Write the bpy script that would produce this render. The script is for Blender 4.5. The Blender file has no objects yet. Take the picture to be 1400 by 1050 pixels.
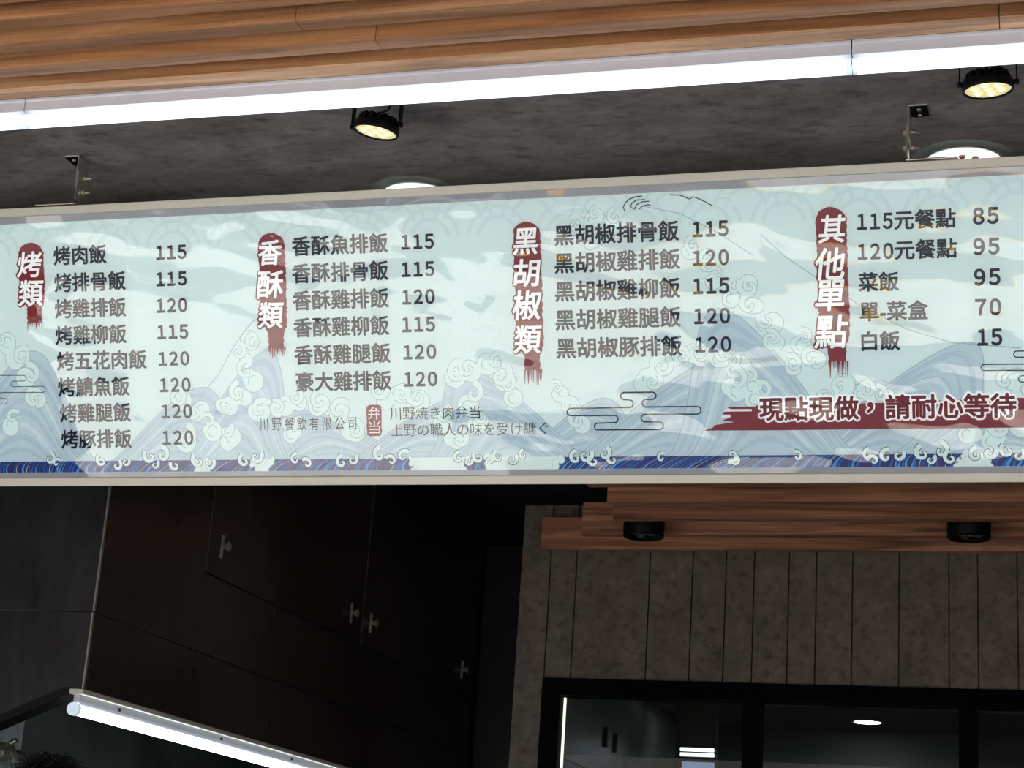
import bpy, math, random
from mathutils import Vector, Matrix, noise
random.seed(7)
C = bpy.context.scene.collection
PI = math.pi

# ------------------------------------------------------------------ camera
YAW, PITCH, ROLL, FPX = math.radians(-17.113), math.radians(16.742), math.radians(3.919), 2530.44
EYE = Vector((0, 0, 1.45))
fwd = Vector((math.sin(YAW)*math.cos(PITCH), math.cos(YAW)*math.cos(PITCH), math.sin(PITCH)))
rgt0 = Vector((math.cos(YAW), -math.sin(YAW), 0))
up0 = rgt0.cross(fwd)
rgt = rgt0*math.cos(ROLL) + up0*math.sin(ROLL)
upv = -rgt0*math.sin(ROLL) + up0*math.cos(ROLL)
cam = bpy.data.objects.new('camera', bpy.data.cameras.new('camera'))
C.objects.link(cam)
cam.matrix_world = Matrix(((rgt.x, upv.x, -fwd.x, EYE.x), (rgt.y, upv.y, -fwd.y, EYE.y), (rgt.z, upv.z, -fwd.z, EYE.z), (0, 0, 0, 1)))
cam.data.sensor_width = 36
cam.data.lens = FPX/1400*36
cam.data.clip_start = 0.02
cam.data.clip_end = 200
bpy.context.scene.camera = cam

# ------------------------------------------------------------------ world, sun, exposure
SKY_STRENGTH = 1.7
SUN_STRENGTH = 21.0
w = bpy.data.worlds.new('sky'); bpy.context.scene.world = w
w.use_nodes = True
nt = w.node_tree; nt.nodes.clear()
wo = nt.nodes.new('ShaderNodeOutputWorld'); bg = nt.nodes.new('ShaderNodeBackground')
tc = nt.nodes.new('ShaderNodeTexCoord'); sx = nt.nodes.new('ShaderNodeSeparateXYZ')
rp = nt.nodes.new('ShaderNodeValToRGB')
rp.color_ramp.elements[0].position = 0.0; rp.color_ramp.elements[0].color = (0.95, 0.97, 1.0, 1)
rp.color_ramp.elements[1].position = 0.6; rp.color_ramp.elements[1].color = (0.50, 0.68, 1.0, 1)
nt.links.new(tc.outputs['Generated'], sx.inputs[0]); nt.links.new(sx.outputs['Z'], rp.inputs[0])
nt.links.new(rp.outputs[0], bg.inputs[0]); bg.inputs[1].default_value = SKY_STRENGTH
nt.links.new(bg.outputs[0], wo.inputs[0])
sun = bpy.data.objects.new('sun', bpy.data.lights.new('sun', 'SUN')); C.objects.link(sun)
sun.data.energy = SUN_STRENGTH; sun.data.angle = 0.01; sun.data.color = (1.0, 0.95, 0.87)
sun.rotation_euler = Vector((0.22, -0.36, -1.0)).to_track_quat('-Z', 'Y').to_euler()   # shines out over the street
vs = bpy.context.scene.view_settings
vs.view_transform = 'Standard'; vs.look = 'None'; vs.exposure = 0.0; vs.gamma = 1.0; vs.use_curve_mapping = False

# ------------------------------------------------------------------ helpers
def ray(x, y): return fwd + rgt*((x-700)/FPX) - upv*((y-525)/FPX)
def on_y(x, y, Y): d = ray(x, y); return EYE + d*((Y-EYE.y)/d.y)
def on_z(x, y, Z): d = ray(x, y); return EYE + d*((Z-EYE.z)/d.z)
def on_x(x, y, X): d = ray(x, y); return EYE + d*((X-EYE.x)/d.x)
def lin(c):
    c = c/255.0
    return c/12.92 if c <= 0.04045 else ((c+0.055)/1.055)**2.4
def rgb(r, g, b, k=1.0): return (lin(r)*k, lin(g)*k, lin(b)*k, 1)

class MB:
    """collects faces, then links them as one mesh object"""
    def __init__(s): s.v = []; s.f = []; s.m = []; s.sm = []
    def face(s, pts, mi=0, smooth=False):
        i = len(s.v); s.v += [tuple(p) for p in pts]; s.f.append(tuple(range(i, i+len(pts)))); s.m.append(mi); s.sm.append(smooth)
    def box(s, x0, x1, y0, y1, z0, z1, mi=0):
        i = len(s.v)
        s.v += [(x, y, z) for z in (z0, z1) for y in (y0, y1) for x in (x0, x1)]
        for q in ((0,2,3,1), (4,5,7,6), (0,1,5,4), (2,6,7,3), (0,4,6,2), (1,3,7,5)):
            s.f.append(tuple(i+k for k in q)); s.m.append(mi); s.sm.append(False)
        return s
    def prism(s, poly, axis, a0, a1, mi=0):
        """extrudes a 2D polygon along an axis: 'x' -> (y,z), 'y' -> (x,z), 'z' -> (x,y)"""
        def P(p, a): return {'x': (a, p[0], p[1]), 'y': (p[0], a, p[1]), 'z': (p[0], p[1], a)}[axis]
        i = len(s.v); n = len(poly)
        s.v += [P(p, a0) for p in poly] + [P(p, a1) for p in poly]
        s.f.append(tuple(i+k for k in range(n))); s.f.append(tuple(i+n+k for k in reversed(range(n))))
        for k in range(n): s.f.append((i+k, i+n+k, i+n+(k+1) % n, i+(k+1) % n))
        s.m += [mi]*(n+2); s.sm += [False]*(n+2)
        return s
    def tube(s, pts, r, n=12, mi=0, cap=True, smooth=True):
        pts = [Vector(p) for p in pts]; i0 = len(s.v)
        rs = r if isinstance(r, (list, tuple)) else [r]*len(pts)
        ref = None
        for k, p in enumerate(pts):
            t = (pts[min(k+1, len(pts)-1)] - pts[max(k-1, 0)]).normalized()
            if ref is None: ref = t.orthogonal().normalized()
            a = (ref - t*ref.dot(t)).normalized(); ref = a; b = t.cross(a)
            for j in range(n):
                q = 2*PI*j/n; s.v.append(tuple(p + (a*math.cos(q) + b*math.sin(q))*rs[k]))
        for k in range(len(pts)-1):
            for j in range(n):
                s.f.append((i0+k*n+j, i0+k*n+(j+1) % n, i0+(k+1)*n+(j+1) % n, i0+(k+1)*n+j)); s.m.append(mi); s.sm.append(smooth)
        if cap:
            s.f.append(tuple(i0+j for j in reversed(range(n)))); s.f.append(tuple(i0+(len(pts)-1)*n+j for j in range(n)))
            s.m += [mi]*2; s.sm += [False]*2
        return s
    def lathe(s, prof, n=40, mi=0, smooth=True, close=False):
        """prof: (r,z) list turned about z"""
        i0 = len(s.v); m = len(prof)
        for r, z in prof:
            for j in range(n):
                q = 2*PI*j/n; s.v.append((r*math.cos(q), r*math.sin(q), z))
        for k in range(m-1 + (1 if close else 0)):
            k2 = (k+1) % m
            for j in range(n):
                s.f.append((i0+k*n+j, i0+k*n+(j+1) % n, i0+k2*n+(j+1) % n, i0+k2*n+j)); s.m.append(mi); s.sm.append(smooth)
        return s
    def disc(s, r, z, n=40, mi=0, down=True, cx=0, cy=0):
        p = [(cx+r*math.cos(2*PI*j/n), cy+r*math.sin(2*PI*j/n), z) for j in range(n)]
        if down: p.reverse()
        s.face(p, mi); return s
    def build(s, name, mats, parent=None, bevel=0):
        me = bpy.data.meshes.new(name); me.from_pydata(s.v, [], s.f)
        for m in (mats if isinstance(mats, list) else [mats]): me.materials.append(m)
        me.polygons.foreach_set('material_index', s.m); me.polygons.foreach_set('use_smooth', s.sm); me.update()
        o = bpy.data.objects.new(name, me); C.objects.link(o)
        if parent: o.parent = parent
        if bevel:
            b = o.modifiers.new('bevel', 'BEVEL'); b.width = bevel; b.segments = 2; b.limit_method = 'ANGLE'
        return o

def empty(name, loc=(0, 0, 0), rot=(0, 0, 0)):
    o = bpy.data.objects.new(name, None); C.objects.link(o); o.location = loc; o.rotation_euler = rot; o.empty_display_size = 0.05
    return o
def tag(o, label=None, cat=None, group=None, kind=None):
    if label: o['label'] = label
    if cat: o['category'] = cat
    if group: o['group'] = group
    if kind: o['kind'] = kind
    return o
def copy_tree(o, parent=None):
    c = o.copy(); C.objects.link(c); c.parent = parent
    for ch in list(o.children): copy_tree(ch, c)
    return c

def mat(name, col, rough=0.5, metal=0.0, spec=0.5, emit=None, estr=0.0):
    m = bpy.data.materials.new(name); m.use_nodes = True
    b = m.node_tree.nodes['Principled BSDF']
    b.inputs['Base Color'].default_value = col; b.inputs['Roughness'].default_value = rough
    b.inputs['Metallic'].default_value = metal; b.inputs['Specular IOR Level'].default_value = spec
    if emit: b.inputs['Emission Color'].default_value = emit; b.inputs['Emission Strength'].default_value = estr
    return m
def nodes_of(m): return m.node_tree.nodes, m.node_tree.links, m.node_tree.nodes['Principled BSDF']
def noisy(m, c0, c1, scale=(1, 1, 1), ns=6.0, detail=8, lo=0.35, hi=0.65, rough=0.6, bump=0.0, bscale=1.0):
    """object-space noise between two colours"""
    N, L, b = nodes_of(m)
    t = N.new('ShaderNodeTexCoord'); mp = N.new('ShaderNodeMapping'); n = N.new('ShaderNodeTexNoise'); r = N.new('ShaderNodeValToRGB')
    mp.inputs['Scale'].default_value = scale; n.inputs['Scale'].default_value = ns; n.inputs['Detail'].default_value = detail; n.inputs['Roughness'].default_value = rough
    r.color_ramp.elements[0].position = lo; r.color_ramp.elements[0].color = c0
    r.color_ramp.elements[1].position = hi; r.color_ramp.elements[1].color = c1
    L.new(t.outputs['Object'], mp.inputs[0]); L.new(mp.outputs[0], n.inputs['Vector']); L.new(n.outputs[0], r.inputs[0]); L.new(r.outputs[0], b.inputs['Base Color'])
    if bump:
        bp = N.new('ShaderNodeBump'); bp.inputs['Strength'].default_value = bump; bp.inputs['Distance'].default_value = 0.002*bscale
        L.new(n.outputs[0], bp.inputs['Height']); L.new(bp.outputs[0], b.inputs['Normal'])
    return m
def layer_noise(m, ns, scale, lo, hi, col, fac=1.0, detail=6):
    """a further noise layer of one colour over what feeds the base colour"""
    N, L, b = nodes_of(m)
    t = N.new('ShaderNodeTexCoord'); mp = N.new('ShaderNodeMapping'); n = N.new('ShaderNodeTexNoise'); r = N.new('ShaderNodeValToRGB'); mx = N.new('ShaderNodeMix')
    mx.data_type = 'RGBA'
    mp.inputs['Scale'].default_value = scale; mp.inputs['Location'].default_value = (3.1*ns, 1.7, 5.3)
    n.inputs['Scale'].default_value = ns; n.inputs['Detail'].default_value = detail
    r.color_ramp.elements[0].position = lo; r.color_ramp.elements[0].color = (0, 0, 0, 1)
    r.color_ramp.elements[1].position = hi; r.color_ramp.elements[1].color = (fac, fac, fac, 1)
    L.new(t.outputs['Object'], mp.inputs[0]); L.new(mp.outputs[0], n.inputs['Vector']); L.new(n.outputs[0], r.inputs[0])
    src = b.inputs['Base Color'].links[0].from_socket
    L.new(r.outputs[0], mx.inputs[0]); L.new(src, mx.inputs[6]); mx.inputs[7].default_value = col
    L.new(mx.outputs[2], b.inputs['Base Color'])
    return m

M = {}
# dark stone-look laminate of the ceiling above the sign
M['stone_ceiling'] = noisy(mat('dark stone laminate', rgb(70, 66, 66), 0.55), rgb(118, 110, 109), rgb(180, 172, 170), (1, 2.0, 1), 7, 12, 0.34, 0.68, 0.78)
layer_noise(M['stone_ceiling'], 22, (1, 2.4, 1), 0.54, 0.72, rgb(80, 72, 72), 0.6)
layer_noise(M['stone_ceiling'], 60, (1, 1.4, 1), 0.66, 0.74, rgb(186, 176, 172), 0.5, 3)
# brown-grey stone boards of the back wall
M['stone_wall'] = noisy(mat('brown stone boards', rgb(110, 98, 88), 0.7), rgb(88, 77, 68), rgb(124, 111, 99), (1, 1, 1), 14, 10, 0.32, 0.68, 0.7, 0.25)
layer_noise(M['stone_wall'], 34, (1, 1, 1.2), 0.52, 0.72, rgb(54, 46, 42), 0.6)
layer_noise(M['stone_wall'], 70, (1, 1, 1), 0.64, 0.74, rgb(140, 121, 100), 0.5, 3)
def wood(name, dark, mid, light, off=0.0):
    m = mat(name, mid, 0.42, spec=0.4); N, L, b = nodes_of(m)
    t = N.new('ShaderNodeTexCoord'); mp = N.new('ShaderNodeMapping'); mp.inputs['Scale'].default_value = (0.45, 9, 9); mp.inputs['Location'].default_value = (off, off, off)
    n = N.new('ShaderNodeTexNoise'); n.inputs['Scale'].default_value = 4.0; n.inputs['Detail'].default_value = 5; n.inputs['Distortion'].default_value = 0.9
    r = N.new('ShaderNodeValToRGB'); e = r.color_ramp.elements
    e[0].position = 0.30; e[0].color = dark; e[1].position = 0.72; e[1].color = light
    k = r.color_ramp.elements.new(0.5); k.color = mid
    mp2 = N.new('ShaderNodeMapping'); mp2.inputs['Scale'].default_value = (2.5, 130, 130)
    n2 = N.new('ShaderNodeTexNoise'); n2.inputs['Scale'].default_value = 3; n2.inputs['Detail'].default_value = 4
    r2 = N.new('ShaderNodeValToRGB'); r2.color_ramp.elements[0].position = 0.35; r2.color_ramp.elements[0].color = (0.72, 0.72, 0.72, 1); r2.color_ramp.elements[1].position = 0.62; r2.color_ramp.elements[1].color = (1, 1, 1, 1)
    mx = N.new('ShaderNodeMix'); mx.data_type = 'RGBA'; mx.blend_type = 'MULTIPLY'; mx.inputs[0].default_value = 0.8
    at = N.new('ShaderNodeAttribute'); at.attribute_name = 'plank_tone'
    mx2 = N.new('ShaderNodeMix'); mx2.data_type = 'RGBA'; mx2.blend_type = 'MULTIPLY'; mx2.inputs[0].default_value = 1.0
    L.new(t.outputs['Object'], mp.inputs[0]); L.new(t.outputs['Object'], mp2.inputs[0]); L.new(mp.outputs[0], n.inputs['Vector']); L.new(mp2.outputs[0], n2.inputs['Vector'])
    L.new(n.outputs[0], r.inputs[0]); L.new(n2.outputs[0], r2.inputs[0]); L.new(r.outputs[0], mx.inputs[6]); L.new(r2.outputs[0], mx.inputs[7])
    L.new(mx.outputs[2], mx2.inputs[6]); L.new(at.outputs['Color'], mx2.inputs[7]); L.new(mx2.outputs[2], b.inputs['Base Color'])
    return m
M['wood'] = wood('golden oak slats', rgb(124, 84, 58), rgb(172, 120, 80), rgb(198, 150, 112))
M['wood_dark'] = wood('walnut slats', rgb(120, 76, 58), rgb(178, 120, 90), rgb(214, 156, 122), 2.3)
M['alu'] = mat('off-white painted aluminium', rgb(228, 223, 208), 0.35, 0.0, 0.5)
M['white_plastic'] = mat('white plastic', rgb(196, 196, 206), 0.35)
M['lamp_cool'] = mat('cool white tube glow', (1, 1, 1, 1), 0.5, emit=(0.90, 0.95, 1.0, 1), estr=1.5)
M['lamp_kitchen'] = mat('kitchen tube glow', (1, 1, 1, 1), 0.5, emit=(0.84, 0.96, 1.0, 1), estr=11.0)
M['lamp_warm'] = mat('warm led plate', rgb(240, 220, 160), 0.4, emit=(1.0, 0.82, 0.45, 1), estr=0.62)
M['lamp_warm_hot'] = mat('warm led chip', (1, 1, 1, 1), 0.4, emit=(1.0, 0.9, 0.66, 1), estr=6.0)
M['lamp_down'] = mat('downlight diffuser', (1, 1, 1, 1), 0.4, emit=(1, 0.98, 0.96, 1), estr=1.6)
M['back_glow'] = mat('back room disc glow', (1, 1, 1, 1), 0.4, emit=(0.9, 1, 1, 1), estr=30.0)
M['mirrored_glow'] = mat('mirrored tube glow', (1, 1, 1, 1), 0.4, emit=(0.9, 1, 1, 1), estr=2.0)
M['glow_face'] = mat('bluish lit panel', rgb(120, 130, 160), 0.4, emit=(0.35, 0.42, 0.62, 1), estr=0.7)
M['frosted'] = mat('frosted glass ring', rgb(150, 162, 156), 0.25)
M['steel'] = mat('zinc steel', rgb(226, 220, 206), 0.3, 0.9)
M['black_steel'] = mat('black painted steel', rgb(13, 13, 15), 0.45, spec=0.3)
M['lamp_black'] = mat('matt black lamp body', rgb(5, 5, 6), 0.5, spec=0.15)
M['black'] = mat('matt black', rgb(10, 10, 11), 0.55)
M['black_paint'] = mat('black painted board', rgb(13, 12, 12), 0.8, spec=0.2)
M['frame_black'] = mat('black aluminium', rgb(3, 3, 5), 0.7, spec=0.06)
M['hood'] = noisy(mat('smoked dark steel', rgb(60, 60, 62), 0.28, 0.6), rgb(52, 50, 50), rgb(92, 92, 98), (1, 1, 0.5), 3.5, 8, 0.35, 0.72, 0.7)
M['cabinet'] = noisy(mat('dark gloss laminate', rgb(24, 20, 19), 0.16, spec=0.45), rgb(54, 46, 43), rgb(72, 63, 60), (1, 0.6, 0.6), 2.0, 5)
M['edge'] = mat('bright metal edge', rgb(190, 186, 178), 0.3, 0.7)
M['dim_edge'] = mat('dull metal edge', rgb(120, 112, 104), 0.4, 0.6)
M['tile'] = noisy(mat('dark kitchen tile', rgb(58, 64, 62), 0.3), rgb(92, 100, 97), rgb(132, 140, 135), (1, 1, 1), 3, 6)
M['interior'] = noisy(mat('grey back-room wall', rgb(110, 110, 108), 0.7), rgb(72, 72, 72), rgb(88, 88, 87), (1, 1, 1), 1.5, 4)
M['glass'] = mat('window glass', (1, 1, 1, 1), 0.0)
N, L, b = nodes_of(M['glass'])
tr = N.new('ShaderNodeBsdfTransparent'); tr.inputs[0].default_value = (0.82, 0.86, 0.86, 1); gl = N.new('ShaderNodeBsdfGlossy'); gl.inputs['Roughness'].default_value = 0.0
fr = N.new('ShaderNodeFresnel'); fr.inputs[0].default_value = 1.5; ms = N.new('ShaderNodeMixShader')
L.new(fr.outputs[0], ms.inputs[0]); L.new(tr.outputs[0], ms.inputs[1]); L.new(gl.outputs[0], ms.inputs[2]); L.new(ms.outputs[0], N['Material Output'].inputs[0])
M['film'] = mat('clear cover film', (1, 1, 1, 1), 0.0)
N, L, b = nodes_of(M['film'])
tr = N.new('ShaderNodeBsdfTransparent'); tr.inputs[0].default_value = (0.985, 0.99, 0.99, 1); gl = N.new('ShaderNodeBsdfGlossy'); gl.inputs['Roughness'].default_value = 0.015
fr = N.new('ShaderNodeFresnel'); fr.inputs[0].default_value = 1.66; ms = N.new('ShaderNodeMixShader')
L.new(fr.outputs[0], ms.inputs[0]); L.new(tr.outputs[0], ms.inputs[1]); L.new(gl.outputs[0], ms.inputs[2]); L.new(ms.outputs[0], N['Material Output'].inputs[0])
# printed inks of the sign
INK = 0.93
BACKLIGHT = 0.30              # the sheet is lit from inside the box
def ink(name, r, g, b_): M[name] = mat('ink ' + name.replace('_', ' '), rgb(r, g, b_, INK), 0.55, spec=0.25, emit=rgb(r, g, b_), estr=BACKLIGHT); return M[name]
ink('paper', 214, 233, 233); ink('border', 150, 150, 157); ink('navy_text', 24, 22, 46); ink('red', 126, 26, 34); ink('white_ink', 244, 247, 246); ink('black_ink', 20, 22, 28)
ink('body', 190, 210, 219); ink('body_dark', 176, 199, 212); ink('stripe', 204, 222, 227); ink('line', 164, 182, 188); ink('foam', 219, 236, 234); ink('arc', 206, 226, 226)
ink('deep_blue', 18, 34, 96); ink('mid_blue', 26, 84, 168); ink('sky_blue', 66, 150, 214); ink('violet_blue', 40, 30, 110)
# street
M['paving'] = noisy(mat('pale paving', rgb(190, 184, 174), 0.8), rgb(186, 182, 174), rgb(226, 222, 214), (1, 1, 1), 2.5, 6)
M['asphalt'] = noisy(mat('grey asphalt', rgb(108, 110, 112), 0.9), rgb(72, 74, 77), rgb(100, 102, 104), (1, 1, 1), 3, 8)
M['road_paint'] = mat('white road paint', rgb(230, 230, 226), 0.7)
M['kerb_yellow'] = mat('yellow road line', rgb(232, 176, 40), 0.6)
M['facade'] = noisy(mat('pale facade', rgb(186, 180, 170), 0.8), rgb(88, 86, 82), rgb(108, 105, 100), (1, 1, 1), 0.6, 5)
M['render_wall'] = mat('grey side wall', rgb(170, 164, 158), 0.8)
M['floor_tile'] = noisy(mat('dark floor tile', rgb(84, 82, 80), 0.5), rgb(74, 72, 70), rgb(96, 94, 92), (1, 1, 1), 3, 5)
M['hair'] = mat('black hair', rgb(10, 9, 9), 0.45)
M['skin'] = mat('skin', rgb(196, 146, 116), 0.5)
M['shirt'] = mat('black shirt', rgb(18, 18, 20), 0.8)
M['trousers'] = mat('dark trousers', rgb(28, 28, 34), 0.8)

def struct(o): o['kind'] = 'structure'; return o
XL, XR = -3.3, 1.7              # side walls of the shop
ZC, ZS = 2.90, 2.61             # stone ceiling, underside of the slatted soffit

# ------------------------------------------------------------------ the shell
struct(MB().box(-14, 14, -4.7, 2.2, -0.2, 0).build('ground', M['paving']))
struct(MB().box(-14, 14, -11.5, -4.7, -0.2, -0.1).build('road', M['asphalt']))
struct(MB().box(-3.2, 14, -5.15, -4.85, -0.1, -0.095).build('road_line', M['kerb_yellow']))
rm = MB()
for x in range(-12, 13, 4): rm.box(x, x+2.0, -8.15, -8.0, -0.1, -0.095)
struct(rm.build('road_marking', M['road_paint']))
struct(MB().box(-14, 14, -14, -11.5, -0.2, 0).build('pavement', M['paving']))
struct(MB().box(-14, 14, -15, -14, -0.2, 7.0).build('wall_street', M['facade']))
struct(MB().box(XL, XR, 2.2, 8.2, -0.2, 0.12).build('floor', M['floor_tile']))
struct(MB().box(XL-0.15, XL, 0.9, 8.2, -0.2, 3.3).build('wall_left', M['tile']))
struct(MB().box(XR, XR+0.15, 0.9, 8.2, -0.2, 3.3).build('wall_right', M['render_wall']))
struct(MB().box(XL, XR, 8.05, 8.2, 0.12, 3.3).build('wall_back', M['interior']))
struct(MB().box(XL, XR, 2.235, 3.62, ZC, 3.0).build('ceiling', M['stone_ceiling']))
struct(MB().box(XL, XR, 3.62, 8.05, ZC+0.02, 3.0).build('ceiling_kitchen', M['black_paint']))
struct(MB().box(XL-0.15, XR+0.15, -0.3, 8.2, 3.0, 6.5).build('shade_block', M['facade']))  # unseen building mass, added to cast the shade edge on the paving

# the slatted soffit over the customers
def plank_attr(o, tones):
    a = o.data.color_attributes.new('plank_tone', 'FLOAT_COLOR', 'POINT')
    for i in range(len(o.data.vertices)):
        a.data[i].color = tones[i]
PITCH_S = 0.0685
sb = MB(); tones = []
def plank(x0, x1, y0, y1, z0, z1, t):
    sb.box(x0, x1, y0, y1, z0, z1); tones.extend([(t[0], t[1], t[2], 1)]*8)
k = 0
y1 = 2.211
while y1 > 0.0:
    xs = [XL, XL+0.6+random.random()*1.2]
    while xs[-1] < XR-0.5: xs.append(xs[-1] + 1.5 + random.random()*0.5)
    xs[-1] = XR
    if k == 0: xs = [XL, -1.55, -0.06, XR]
    for a, b_ in zip(xs[:-1], xs[1:]):
        f = 0.88 + random.random()*0.24; wv = random.uniform(-0.03, 0.03)
        t = (f*(1+wv), f, f*(1-wv))
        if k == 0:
            plank(a+0.0006, b_-0.0006, y1-0.0275, y1, ZS, ZS+0.004, (1.7, 2.2, 3.1) if a > -1 else (1.5, 1.95, 2.6))  # thin pale cap: the last slat's lit underside put into its colour
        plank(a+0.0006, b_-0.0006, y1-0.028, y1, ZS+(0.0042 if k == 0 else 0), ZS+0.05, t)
    # the recessed board between two slats
    f = 0.9 + random.random()*0.15
    plank(XL, XR, y1-PITCH_S, y1-0.028, ZS+0.046, ZS+0.06, (f, f*0.98, f*0.96))
    y1 -= PITCH_S; k += 1
plank(XL, XR, -0.1, 2.211, ZS+0.06, ZS+0.08, (1, 1, 1))
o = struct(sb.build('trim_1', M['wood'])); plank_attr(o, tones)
struct(MB().box(XL, XR, -0.3, 2.211, ZS+0.08, 3.0).box(XL, XR, 2.211, 2.235, ZS, 3.0).build('beam', M['black_paint']))

# back wall: stone boards with grooves, slats above, window below
YB = 5.6
ZWT = 2.245                      # top of the window frame
GX = [-1.65, -1.555, -1.4685, -1.2317, -1.0945, -0.991, -0.902, -0.796, -0.711, -0.603, -0.463, -0.318, -0.233, -0.121, 0.0, 0.14, 0.24, 0.40, 0.53, 0.68, 0.8, 0.95, 1.1, 1.22, 1.4, 1.55, XR]
bw = MB()
for i, (a, b_) in enumerate(zip(GX[:-1], GX[1:])):
    g = 0.0016 if i % 2 == 0 else 0.0028
    z0 = ZWT-0.02 if a >= -1.556 else 0.12
    bw.box(a + (0 if i == 0 else g), b_ - g, YB, YB+0.02, z0, 2.80)
bw.box(-1.65, -1.55, YB+0.02, YB+0.12, 0.12, 2.80); bw.box(-1.55, XR, YB+0.02, YB+0.12, ZWT-0.02, 2.80)
bw.box(-1.55, XR, YB, YB+0.12, 0.12, 0.9)
struct(bw.build('wall_kitchen', M['stone_wall']))
struct(MB().box(-1.78, XR, 4.0, YB+0.12, 2.80, 2.84).build('ceiling_board', M['black_paint']))
struct(MB().box(-2.109, -1.65, 6.68, 6.75, 0.12, 2.9).build('wall_passage', noisy(mat('dark passage wall', rgb(30, 26, 26), 0.5), rgb(26, 23, 23), rgb(40, 35, 34), (1, 1, 1), 2, 5)))
struct(MB().box(-1.66, -1.62, YB+0.12, 8.05, 0.12, 2.9).build('wall_partition', M['cabinet']))
sb = MB(); tones = []
for Yf, xl in ((5.502, -1.563), (5.300, -1.380), (5.092, -1.235), (4.886, -1.205), (4.690, -1.215), (4.487, -1.2)):
    xs = [xl, xl+0.9+random.random()*0.8, XR]
    for a, b_ in zip(xs[:-1], xs[1:]):
        f = 0.9 + random.random()*0.2
        plank(a, b_, Yf, Yf+0.03, 2.638, 2.738, (f, f, f))
for xq in (-1.0, 0.1, 1.2): sb.box(xq, xq+0.03, 4.4, YB, 2.738, 2.80); tones.extend([(0.1, 0.1, 0.1, 1)]*8)
o = struct(sb.build('trim_2', M['wood_dark'])); plank_attr(o, tones)

# window with black frame
wf = MB(); Y0, Y1 = YB-0.02, YB+0.06
wf.box(-1.553, XR, Y0, Y1, ZWT-0.052, ZWT); wf.box(-1.553, -1.493, Y0, Y1, 0.9, ZWT-0.052)
wf.box(-1.553, XR, Y0, Y1, 0.9, 0.96)
for a in (-0.922, -0.29, 0.34, 0.97): wf.box(a, a+0.052, Y0, Y1, 0.96, ZWT-0.052)
win = struct(wf.build('window_1', M['frame_black']))
gz = [-1.493, -0.922, -0.29, 0.34, 0.97, XR]
for i in range(5):
    a = gz[i] + (0 if i == 0 else 0.052)
    p = MB(); p.box(a, gz[i+1], YB+0.018, YB+0.023, 0.96, ZWT-0.052); p.build('pane', M['glass'], win)

# ------------------------------------------------------------------ the menu board, tilted 20 degrees towards the customers
TILT = math.radians(20)
BO = Vector((0, 3.2, 2.263))
BN = Vector((0, -math.cos(TILT), -math.sin(TILT))); BU = Vector((0, -math.sin(TILT), math.cos(TILT)))
board = empty('menu_board', BO, (PI/2+TILT, 0, 0))
tag(board, 'long white framed lightbox menu board printed with rice box prices over pale waves', 'menu board')
BX0, BX1, BH = -2.42, 0.42, 0.556
def bp(x, y):
    """pixel of the photograph -> metres on the board (right, up)"""
    d = ray(x, y); t = (BO-EYE).dot(BN)/d.dot(BN); h = EYE + d*t - BO
    return Vector((h.x, h.dot(BU)))
fm = MB(); F = 0.0165
fm.box(BX0, BX1, 0, F, -0.05, 0.012); fm.box(BX0, BX1, BH-F, BH, -0.05, 0.012)
fm.box(BX0, BX0+F, F, BH-F, -0.05, 0.012); fm.box(BX1-F, BX1, F, BH-F, -0.05, 0.012)
fm.build('frame', M['alu'], board, 0.0015)
MB().box(BX0+0.002, BX1-0.002, 0.002, BH-0.002, -0.075, -0.0505).build('back_cover', M['alu'], board)
MB().box(BX0+F, BX1-F, F, BH-F, -0.05, 0.0).build('light_panel', M['border'], board)
PZ = 0.0004
MB().box(BX0+F+0.01, BX1-F-0.01, 0.0265, 0.5255, 0.0, PZ).build('printed_sheet', M['paper'], board)
LAY = 0.00005
def lz(k): return PZ + LAY*(k+1)

class Art(MB):
    """flat printed shapes on the sheet, points given in board metres"""
    names = ['body', 'body_dark', 'stripe', 'line', 'foam', 'arc', 'deep_blue', 'mid_blue', 'sky_blue', 'violet_blue', 'white_ink', 'black_ink', 'red']
    VLO, VHI = 0.0268, 0.5252
    def poly(s, pts, ink_, k):
        s.face([(p[0], min(max(p[1], s.VLO), s.VHI), lz(k)) for p in pts], s.names.index(ink_))
    def ribbon(s, pts, wd, ink_, k, closed=False):
        pts = [Vector(p) for p in pts]; n = len(pts); mi = s.names.index(ink_)
        ws = wd if isinstance(wd, (list, tuple)) else [wd]*n
        L_, R_ = [], []
        for i in range(n):
            a = pts[i-1] if (i > 0 or closed) else pts[i]; c = pts[(i+1) % n] if (i < n-1 or closed) else pts[i]
            t = (c-a)
            if t.length < 1e-9: t = Vector((1, 0))
            t.normalize(); nn = Vector((-t.y, t.x))*ws[i]/2
            L_.append(pts[i]+nn); R_.append(pts[i]-nn)
        cl = lambda p: (p[0], min(max(p[1], s.VLO), s.VHI), lz(k))
        for i in range(n if closed else n-1):
            j = (i+1) % n
            s.face([cl(R_[i]), cl(R_[j]), cl(L_[j]), cl(L_[i])], mi)
    def disc2(s, c, r, ink_, k, n=22):
        s.poly([(c[0]+r*math.cos(2*PI*j/n), c[1]+r*math.sin(2*PI*j/n)) for j in range(n)], ink_, k)
def arcpts(c, r, a0, a1, n=24): return [(c[0]+r*math.cos(a0+(a1-a0)*i/n), c[1]+r*math.sin(a0+(a1-a0)*i/n)) for i in range(n+1)]
PXM = 1/700.0                    # about one picture pixel on the board, in metres
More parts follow.
